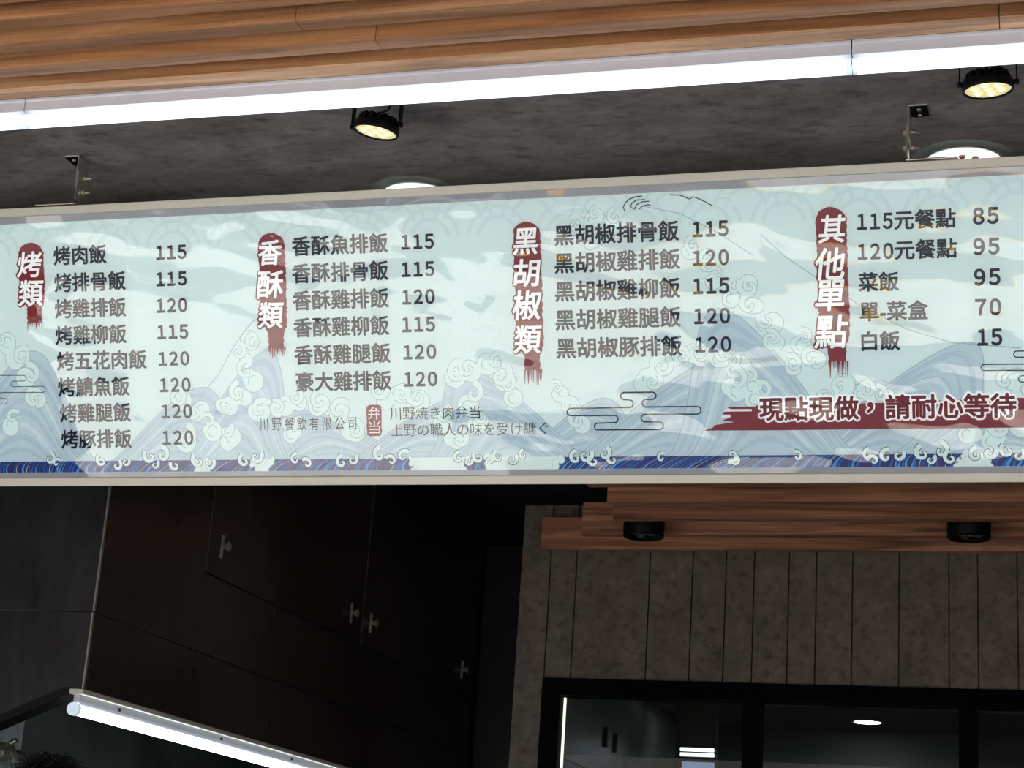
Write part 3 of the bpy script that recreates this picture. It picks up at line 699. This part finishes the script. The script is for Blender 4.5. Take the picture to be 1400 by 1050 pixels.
# ------------------------------------------------------------------ recessed downlights
def downlight(loc, label):
    r = empty('downlight', loc); tag(r, label, 'downlight', 'recessed ceiling downlights behind the menu board')
    MB().lathe([(0.068, -0.003), (0.072, -0.0045), (0.092, -0.004), (0.097, 0.0)], 64).build('trim_ring', M['frosted'], r)
    MB().disc(0.0705, -0.0052, 64).build('diffuser', M['lamp_down'], r)
    for i in range(9):
        q = 2*PI*i/9 - PI/2; cx, cy = 0.036*math.cos(q), 0.036*math.sin(q)
        e = MB(); e.lathe([(0.0066, -0.0053), (0.0062, -0.0085), (0.0035, -0.0105), (0.0, -0.0108)], 16)
        e.v = [(v[0]+cx, v[1]+cy, v[2]) for v in e.v]; e.build('led_dome', M['led_dome'], r)
    return r
M['led_dome'] = mat('pinkish led dome', rgb(176, 146, 136), 0.4)
downlight((-1.246, 3.302, ZC), 'round recessed white downlight half hidden behind the board top near its middle')
downlight((-0.158, 3.276, ZC), 'round recessed white downlight beside the steel bracket with bolts at the right end')

# ------------------------------------------------------------------ LED tubes along the soffit
def tube_light(x0, x1, label):
    r = empty('tube_light', ((x0+x1)/2, 2.222, ZS)); tag(r, label, 'tube light', 'linked tube lights along the slatted soffit')
    h = (x1-x0)/2
    b_ = MB().prism([(-0.010, 0.0), (-0.011, -0.004), (-0.0095, -0.006), (-0.0105, -0.021), (0.0105, -0.021), (0.0095, -0.006), (0.011, -0.004), (0.010, 0.0)], 'x', -h+0.0008, h-0.0008)
    b_.build('batten', M['white_plastic'], r)
    pr = [(0.0112*math.cos(a), -0.0315+0.0128*math.sin(a)) for a in [math.radians(q) for q in range(158, 383, 15)]]
    MB().prism(pr, 'x', -h+0.007, h-0.007).build('diffuser', M['lamp_cool'], r)
    pe = [(0.0116*math.cos(a), -0.0315+0.0132*math.sin(a)) for a in [math.radians(q) for q in range(158, 383, 15)]]
    for s in (-1, 1):
        MB().prism(pe, 'x', *sorted((s*(h-0.007), s*(h-0.0012)))).build('end_cap', M['white_glow_plastic'], r)
    return r
M['white_glow_plastic'] = mat('translucent end cap', rgb(220, 236, 246), 0.3, emit=(0.75, 0.9, 1, 1), estr=0.5)
TX = (-2.70, -1.472, -0.248, 0.98)
tube_light(TX[0], TX[1], 'white tube light leftmost on the soffit, only its right end in view')
tube_light(TX[1], TX[2], 'white tube light in the middle of the soffit edge, seen at full length')
tube_light(TX[2], TX[3], 'white tube light at the right of the soffit edge, above the second spotlight')

# ------------------------------------------------------------------ black surface lamps under the inner slats
def surface_lamp(x, label):
    r = empty('ceiling_lamp', (x, 5.196, 2.738)); tag(r, label, 'ceiling lamp', 'black cylinder lamps between the walnut slats')
    MB().lathe([(0.0, 0.0), (0.060, 0.0), (0.060, -0.128), (0.058, -0.131), (0.053, -0.131), (0.050, -0.122)], 48).build('housing', M['lamp_black'], r)
    MB().disc(0.0505, -0.1225, 48).build('lens', mat('dark lamp lens', rgb(24, 24, 28), 0.1), r)
    for q in range(3):
        a = 2*PI*q/3; e = MB(); e.lathe([(0.012, -0.1226), (0.010, -0.126), (0.004, -0.128), (0, -0.128)], 14)
        e.v = [(v[0]+0.024*math.cos(a), v[1]+0.024*math.sin(a), v[2]) for v in e.v]; e.build('lens_dome', M['dome_grey'], r)
    for s in (-1, 1): MB().tube([(s*0.0595, 0.0, -0.118), (s*0.0625, 0.0, -0.118)], 0.003, 10).build('screw', M['steel'], r)
    return r
M['dome_grey'] = mat('grey lens dome', rgb(70, 70, 76), 0.2)
surface_lamp(-1.166, 'unlit black cylinder lamp near the stepped left end of the inner slats')
surface_lamp(-0.240, 'black cylinder lamp below the inner slats further along towards the right wall')

# ------------------------------------------------------------------ kitchen: hood, cabinets, tube
HX, HY = -2.109, 3.75
hd = empty('range_hood', (HX, HY, 1.93)); tag(hd, 'large dark steel range hood with a cut lower corner in the kitchen', 'range hood')
def sub(mb, base):
    mb.v = [(v[0]-base[0], v[1]-base[1], v[2]-base[2]) for v in mb.v]; return mb
HB = (HX, HY, 1.93)
def hp(name, mb, m, parent=hd, bev=0): return sub(mb, HB).build(name, m, parent, bev)
hp('duct_front', MB().box(XL, HX-0.003, HY, HY+0.012, 2.108, 2.90), M['hood'])
hp('canopy_front', MB().prism([(XL, 1.44), (-2.315, 1.866), (-2.161, 1.933), (HX-0.003, 1.934), (HX-0.003, 2.104), (XL, 2.104)], 'y', HY-0.003, HY+0.010), M['hood'])
hp('bottom_rim', MB().prism([(XL, 1.41), (-2.315, 1.846), (-2.158, 1.914), (HX-0.034, 1.915), (HX-0.034, 1.934), (-2.161, 1.933), (-2.315, 1.866), (XL, 1.44)], 'y', HY-0.006, HY+0.05), M['black_steel'])
hp('edge_trim', MB().box(HX-0.004, HX, HY-0.005, HY+0.003, 2.108, 2.90), M['edge'])
hp('edge_trim', MB().box(HX-0.004, HX, HY-0.007, HY+0.001, 1.932, 2.104), M['edge'])
hp('duct_side', MB().box(HX-0.02, HX-0.0005, HY+0.012, 4.283, 2.106, 2.90), M['cabinet'])
hp('lower_side', MB().box(HX-0.02, HX-0.0005, HY+0.010, 6.60, 1.932, 2.102), M['cabinet'])
hp('middle_side', MB().box(HX-0.02, HX-0.0005, 4.287, 6.60, 2.106, 2.306), M['cabinet'])
hp('canopy_body', MB().box(XL, HX-0.021, HY+0.05, 6.60, 2.20, 2.25), M['black_steel'])
def cabinet(y0, y1, handles, label):
    r = empty('wall_cabinet', (HX, (y0+y1)/2, 2.31)); tag(r, label, 'cabinet', 'dark gloss wall cabinets above the hood side')
    B_ = (HX, (y0+y1)/2, 2.31)
    sub(MB().box(HX-0.40, HX-0.022, y0+0.002, y1-0.002, 2.312, 2.89), B_).build('carcass', M['black_paint'], r)
    d = sub(MB().box(HX-0.02, HX, y0+0.002, y1-0.002, 2.31, 2.898), B_).build('door', M['cabinet'], r, 0.0008)
    sub(MB().box(HX-0.0005, HX+0.001, y0+0.0005, y0+0.004, 2.31, 2.898), B_).build('edge_strip', M['dim_edge'], r)
    for hy in handles:
        h = MB(); z = 2.392
        h.box(HX-0.0005, HX+0.004, hy-0.006, hy+0.006, z-0.031, z+0.031)
        h.tube([(HX+0.003, hy, z), (HX+0.008, hy, z), (HX+0.014, hy, z), (HX+0.020, hy, z), (HX+0.0225, hy, z)], [0.006, 0.006, 0.0075, 0.0135, 0.0125], 16)
        sub(h, B_).build('handle', M['edge'], d, 0.001)
    return r
cabinet(4.285, 5.425, (4.365, 5.324), 'dark gloss wall cabinet next to the range hood duct, two small steel handles')
cabinet(5.425, 6.62, (5.500, 6.470), 'dark gloss wall cabinet at the far end of the row, beside the dark passage')
MB_ = MB().box(HX-0.4, HX-0.002, 6.62, 6.68, 0.12, 2.9)
struct(MB_.build('trim_3', M['black_paint']))

kt = empty('tube_light', (HX-0.004, 3.73, 1.93)); tag(kt, 'white kitchen tube light running under the side of the dark hood', 'tube light')
KB = (HX-0.004, 3.73, 1.93); K1 = 5.75
sub(MB().box(HX-0.03, HX+0.004, 3.735, K1, 1.918, 1.930), KB).build('mounting_lip', M['alu'], kt, 0.002)
sub(MB().box(HX-0.022, HX-0.006, 3.745, K1, 1.894, 1.918), KB).build('batten', M['white_plastic'], kt)
sub(MB().tube([(HX-0.012, 3.742, 1.884), (HX-0.012, K1, 1.884)], 0.0125, 20), KB).build('tube', M['lamp_kitchen'], kt)
sub(MB().tube([(HX-0.012, 3.728, 1.884), (HX-0.012, 3.743, 1.884)], 0.0145, 20), KB).build('end_cap', M['white_glow_plastic'], kt)
for y in (3.93, 4.5, 4.98, 5.4): sub(MB().tube([(HX-0.006, y, 1.908), (HX-0.002, y, 1.908)], 0.004, 8), KB).build('clip', M['black'], kt)

# ------------------------------------------------------------------ under the hood, lower left
sp = empty('steel_panel', (XL+0.004, 5.1, 1.5)); tag(sp, 'pale steel splash panel on the kitchen side wall below the hood', 'panel')
MB().box(0, 0.012, -0.42, 0.375, -0.60, 0.55).build('sheet', M['steel_sheet'] if 'steel_sheet' in M else M.setdefault('steel_sheet', noisy(mat('cloudy steel sheet', rgb(200, 206, 212), 0.35, 0.1), rgb(186, 196, 206), rgb(240, 244, 248), (1, 1, 0.6), 4, 5)), sp)
pp = empty('gas_pipe', (XL+0.1, 5.2, 1.9)); tag(pp, 'bent steel pipe with valve fittings at the lower left under the hood', 'pipe')
PB = tuple(pp.location)
MB().tube([(0, 0.20, -0.9), (0, 0.20, -0.03), (0, 0.18, 0.0), (0, 0.14, 0.015), (0, -0.35, 0.015)], 0.018, 14).build('main_pipe', M['steel'], pp)
MB().tube([(0.03, 0.06, -0.8), (0.03, 0.06, 0.0), (0.03, 0.03, 0.03), (0.03, -0.30, 0.03)], 0.012, 12).build('side_pipe', M['steel'], pp)
for y in (0.0, -0.16):
    v = MB(); v.tube([(0, y, 0.015), (0, y+0.05, 0.015)], 0.026, 6, smooth=False); v.tube([(0.0, y+0.025, 0.03), (0.045, y+0.025, 0.055)], 0.008, 10); v.build('valve', M['steel'], pp)

# person standing in front of the hood; only the hair reaches into the picture
def person(px, py, ground, height, label):
    r = empty('person', (px, py, ground)); tag(r, label, 'person')
    s = height/1.70
    J = {'pel': (0, 0, .92, .13), 'waist': (0, 0, 1.05, .12), 'chest': (0, .01, 1.25, .14), 'neckb': (0, .015, 1.41, .065), 'neck': (0, .0, 1.48, .052), 'head': (0, -.02, 1.58, .083), 'top': (0, -.01, 1.63, .078),
         'face': (0, -.045, 1.535, .060)}
    E_ = [('pel', 'waist'), ('waist', 'chest'), ('chest', 'neckb'), ('neckb', 'neck'), ('neck', 'head'), ('head', 'top'), ('head', 'face')]
    for sd, k in ((-1, 'l'), (1, 'r')):
        J.update({'hip'+k: (sd*.09, 0, .88, .09), 'knee'+k: (sd*.10, -.01, .50, .058), 'ank'+k: (sd*.10, .02, .09, .040), 'toe'+k: (sd*.11, -.13, .035, .032),
                  'sh'+k: (sd*.175, .01, 1.37, .062), 'el'+k: (sd*.23, .02, 1.09, .043), 'wr'+k: (sd*.24, -.10, .90, .028), 'pa'+k: (sd*.24, -.14, .84, .030)})
        E_ += [('pel', 'hip'+k), ('hip'+k, 'knee'+k), ('knee'+k, 'ank'+k), ('ank'+k, 'toe'+k), ('chest', 'sh'+k), ('sh'+k, 'el'+k), ('el'+k, 'wr'+k), ('wr'+k, 'pa'+k)]
        for f in range(5):
            a = (f-2)*0.017
            if f < 4:
                J['f%d%s' % (f, k)] = (sd*.24, -.155+a*0.9, .80, .010); J['g%d%s' % (f, k)] = (sd*.235, -.165+a*0.9, .765-0.004*abs(f-1), .0085)
            else:
                J['f4'+k] = (sd*.225, -.175, .83, .010); J['g4'+k] = (sd*.215, -.195, .805, .0085)
            E_ += [('pa'+k, 'f%d%s' % (f, k)), ('f%d%s' % (f, k), 'g%d%s' % (f, k))]
    ks = list(J); me = bpy.data.meshes.new('body'); me.from_pydata([tuple(c*s for c in J[k][:3]) for k in ks], [(ks.index(a), ks.index(b_)) for a, b_ in E_], [])
    o = bpy.data.objects.new('body', me); C.objects.link(o); o.parent = r
    sk = o.modifiers.new('skin', 'SKIN'); sk.use_smooth_shade = True
    for i, k in enumerate(ks): me.skin_vertices[0].data[i].radius = (J[k][3]*s, J[k][3]*s)
    me.skin_vertices[0].data[0].use_root = True
    o.modifiers.new('sub', 'SUBSURF').levels = 2; o.modifiers['sub'].render_levels = 2
    me.materials.append(M['skin'])
    # shirt and trousers follow the body
    def sleeve(name, parts, m, grow):
        b_ = MB()
        for ch in parts: b_.tube([Vector(J[k][:3])*s for k in ch], [J[k][3]*s*grow for k in ch], 18)
        return b_.build(name, m, r)
    sleeve('shirt', [('pel', 'waist', 'chest', 'neckb'), ('chest', 'shl', 'ell'), ('chest', 'shr', 'elr')], M['shirt'], 1.16)
    sleeve('trousers', [('waist', 'hipl', 'kneel', 'ankl'), ('waist', 'hipr', 'kneer', 'ankr')], M['trousers'], 1.18)
    # eyes, nose, ears
    fc = MB()
    for sd in (-1, 1):
        fc.tube([(sd*.030*s, -.098*s, 1.575*s), (sd*.030*s, -.106*s, 1.575*s)], [.012*s, .004*s], 10)
        fc.tube([(sd*.080*s, -.015*s, 1.59*s), (sd*.086*s, -.005*s, 1.56*s), (sd*.080*s, -.012*s, 1.53*s)], [.008*s, .014*s, .008*s], 8)
    fc.tube([(0, -.095*s, 1.585*s), (0, -.122*s, 1.545*s)], [.008*s, .014*s], 10); fc.tube([(-.024*s, -.103*s, 1.505*s), (.024*s, -.103*s, 1.505*s)], .006*s, 8)
    fc.build('face_features', M['skin'], r)
    # hair cap with loose strands
    h = MB(); rd = random.Random(4); cx, cy, cz_ = 0, .0, 1.60*s; R0 = .108*s
    rows, cols = 14, 40; base = len(h.v)
    for i in range(rows+1):
        th = (PI*0.60)*i/rows
        for j in range(cols):
            q = 2*PI*j/cols; front = max(0, -math.sin(q)); t2 = th*(1-0.33*front)
            rr = R0*(1+0.025*math.sin(q*9+i))
            h.v.append((cx+rr*0.97*math.sin(t2)*math.cos(q), cy+rr*1.10*math.sin(t2)*math.sin(q), cz_+rr*math.cos(t2)))
    for i in range(rows):
        for j in range(cols):
            h.f.append((base+i*cols+j, base+(i+1)*cols+j, base+(i+1)*cols+(j+1) % cols, base+i*cols+(j+1) % cols)); h.m.append(0); h.sm.append(True)
    for _ in range(420):
        th = rd.uniform(0, PI*0.5); q = rd.uniform(0, 2*PI)
        d = Vector((0.97*math.sin(th)*math.cos(q), 1.1*math.sin(th)*math.sin(q), math.cos(th)))
        tdir = Vector((rd.uniform(-1, 1), rd.uniform(-1, 1), rd.uniform(-0.3, 0.3)))
        a = Vector((cx, cy, cz_)) + d*R0*0.99; b2 = a + (tdir*0.7 + d*0.25).normalized()*0.02; c2 = b2 + (tdir*0.8 - d*0.1).normalized()*0.018
        h.tube([a, b2, c2], [0.0011, 0.0009, 0.0003], 4, cap=False)
    h.build('hair', M['hair'], r)
    return r
person(-2.0, 3.47, 0.12, 1.62, 'person below the dark range hood, only the top of black hair in view')

# ------------------------------------------------------------------ back room behind the window
struct(MB().box(-1.55, XR, 7.35, 8.05, 2.405, 2.92).build('beam_back', mat('dark bulkhead', rgb(90, 84, 82), 0.6)))
ls = tag(MB().box(-1.492, -1.485, YB+0.024, YB+0.031, 0.97, 2.19).build('led_strip', mat('warm white led strip', (1, 1, 1, 1), 0.4, emit=(1.0, 0.93, 0.80, 1), estr=1.6)), 'thin glowing vertical light strip inside the left edge of the black window frame', 'light strip')
cb = empty('storage_cabinet', (-1.619, 6.9, 0.12)); tag(cb, 'tall grey cabinet behind the left window pane with two dark handles', 'cabinet')
CBm = noisy(mat('grey cabinet face', rgb(96, 98, 96), 0.35), rgb(124, 128, 124), rgb(168, 172, 168), (1, 1, 1), 2, 5)
MB().box(0, 0.03, -1.15, 1.10, 1.925, 2.76).build('upper_door', CBm, cb)
MB().box(0, 0.03, -1.15, 1.10, 0.0, 1.919).build('lower_door', CBm, cb)
for x, y in ((828, 1008), (841, 1016)):
    p = on_x(x, y, -1.585)
    if 5.8 < p.y < 7.95: MB().box(0.03, 0.042, p.y-6.9-0.012, p.y-6.9+0.012, p.z-0.12-0.035, p.z-0.12+0.035).build('handle', M['black'], cb)
pc = on_y(953, 1000, 7.28)
tag(MB().box(pc.x-0.078, pc.x+0.078, 7.25, 7.33, 0.12, 2.92).build('column', M['brown'] if 'brown' in M else mat('dark brown column', rgb(52, 36, 32), 0.6)), None, None, None, 'structure')
for i, yy in enumerate((1025, 1032)):  # two glowing tubes added to show tube lights mirrored in the glass
    p = on_y(953, yy, 7.2)
    t = empty('mirrored_tube', (p.x, 7.2, p.z)); tag(t, ('short white tube at the brown column standing for a mirrored tube light, upper of the two', 'short white tube at the brown column standing for a mirrored tube light, lower of the two')[i], 'tube light', 'short tubes standing for mirrored tube lights')
    MB().tube([(-0.066, 0, 0), (0.066, 0, 0)], 0.007, 14).build('tube', M['mirrored_glow'], t)
    MB().box(-0.068, 0.068, 0.006, 0.05, -0.006, 0.006).build('holder', M['white_plastic'], t)
p = on_y(953, 1055, 7.2)
mt = empty('glow_panel', (p.x, 7.215, p.z-0.10)); tag(mt, 'bluish glowing panel below the two short tubes in the back room', 'glowing panel')  # bluish emissive panel in a black casing under the tubes
MB().box(-0.068, 0.068, 0, 0.03, -0.15, 0.142).build('casing', M['black'], mt)
MB().box(-0.064, 0.064, -0.002, 0.0, -0.14, 0.138).build('glow_face', M['glow_face'], mt)
for k, (x, y, zz, r_) in enumerate(((1186, 987, 2.405, 0.055), (936, 955, 2.405, 0.018))):  # first disc added for a ceiling downlight's reflection, second is a tiny lamp
    q = on_z(x, y, zz)
    if q.y > 7.4 or True:
        q.y = min(max(q.y, 7.42), 7.95)
        t = empty('back_room_glow', (q.x, q.y, zz)); tag(t, ('round glowing disc standing for a downlight reflected in the middle window pane', 'tiny bright lamp at the top of the left window pane')[k], 'downlight')
        MB().lathe([(r_, -0.003), (r_*1.2, -0.004), (r_*1.25, 0)], 32).build('trim_ring', M['white_plastic'], t)
        MB().disc(r_, -0.002, 32).build('diffuser', M['back_glow'], t)
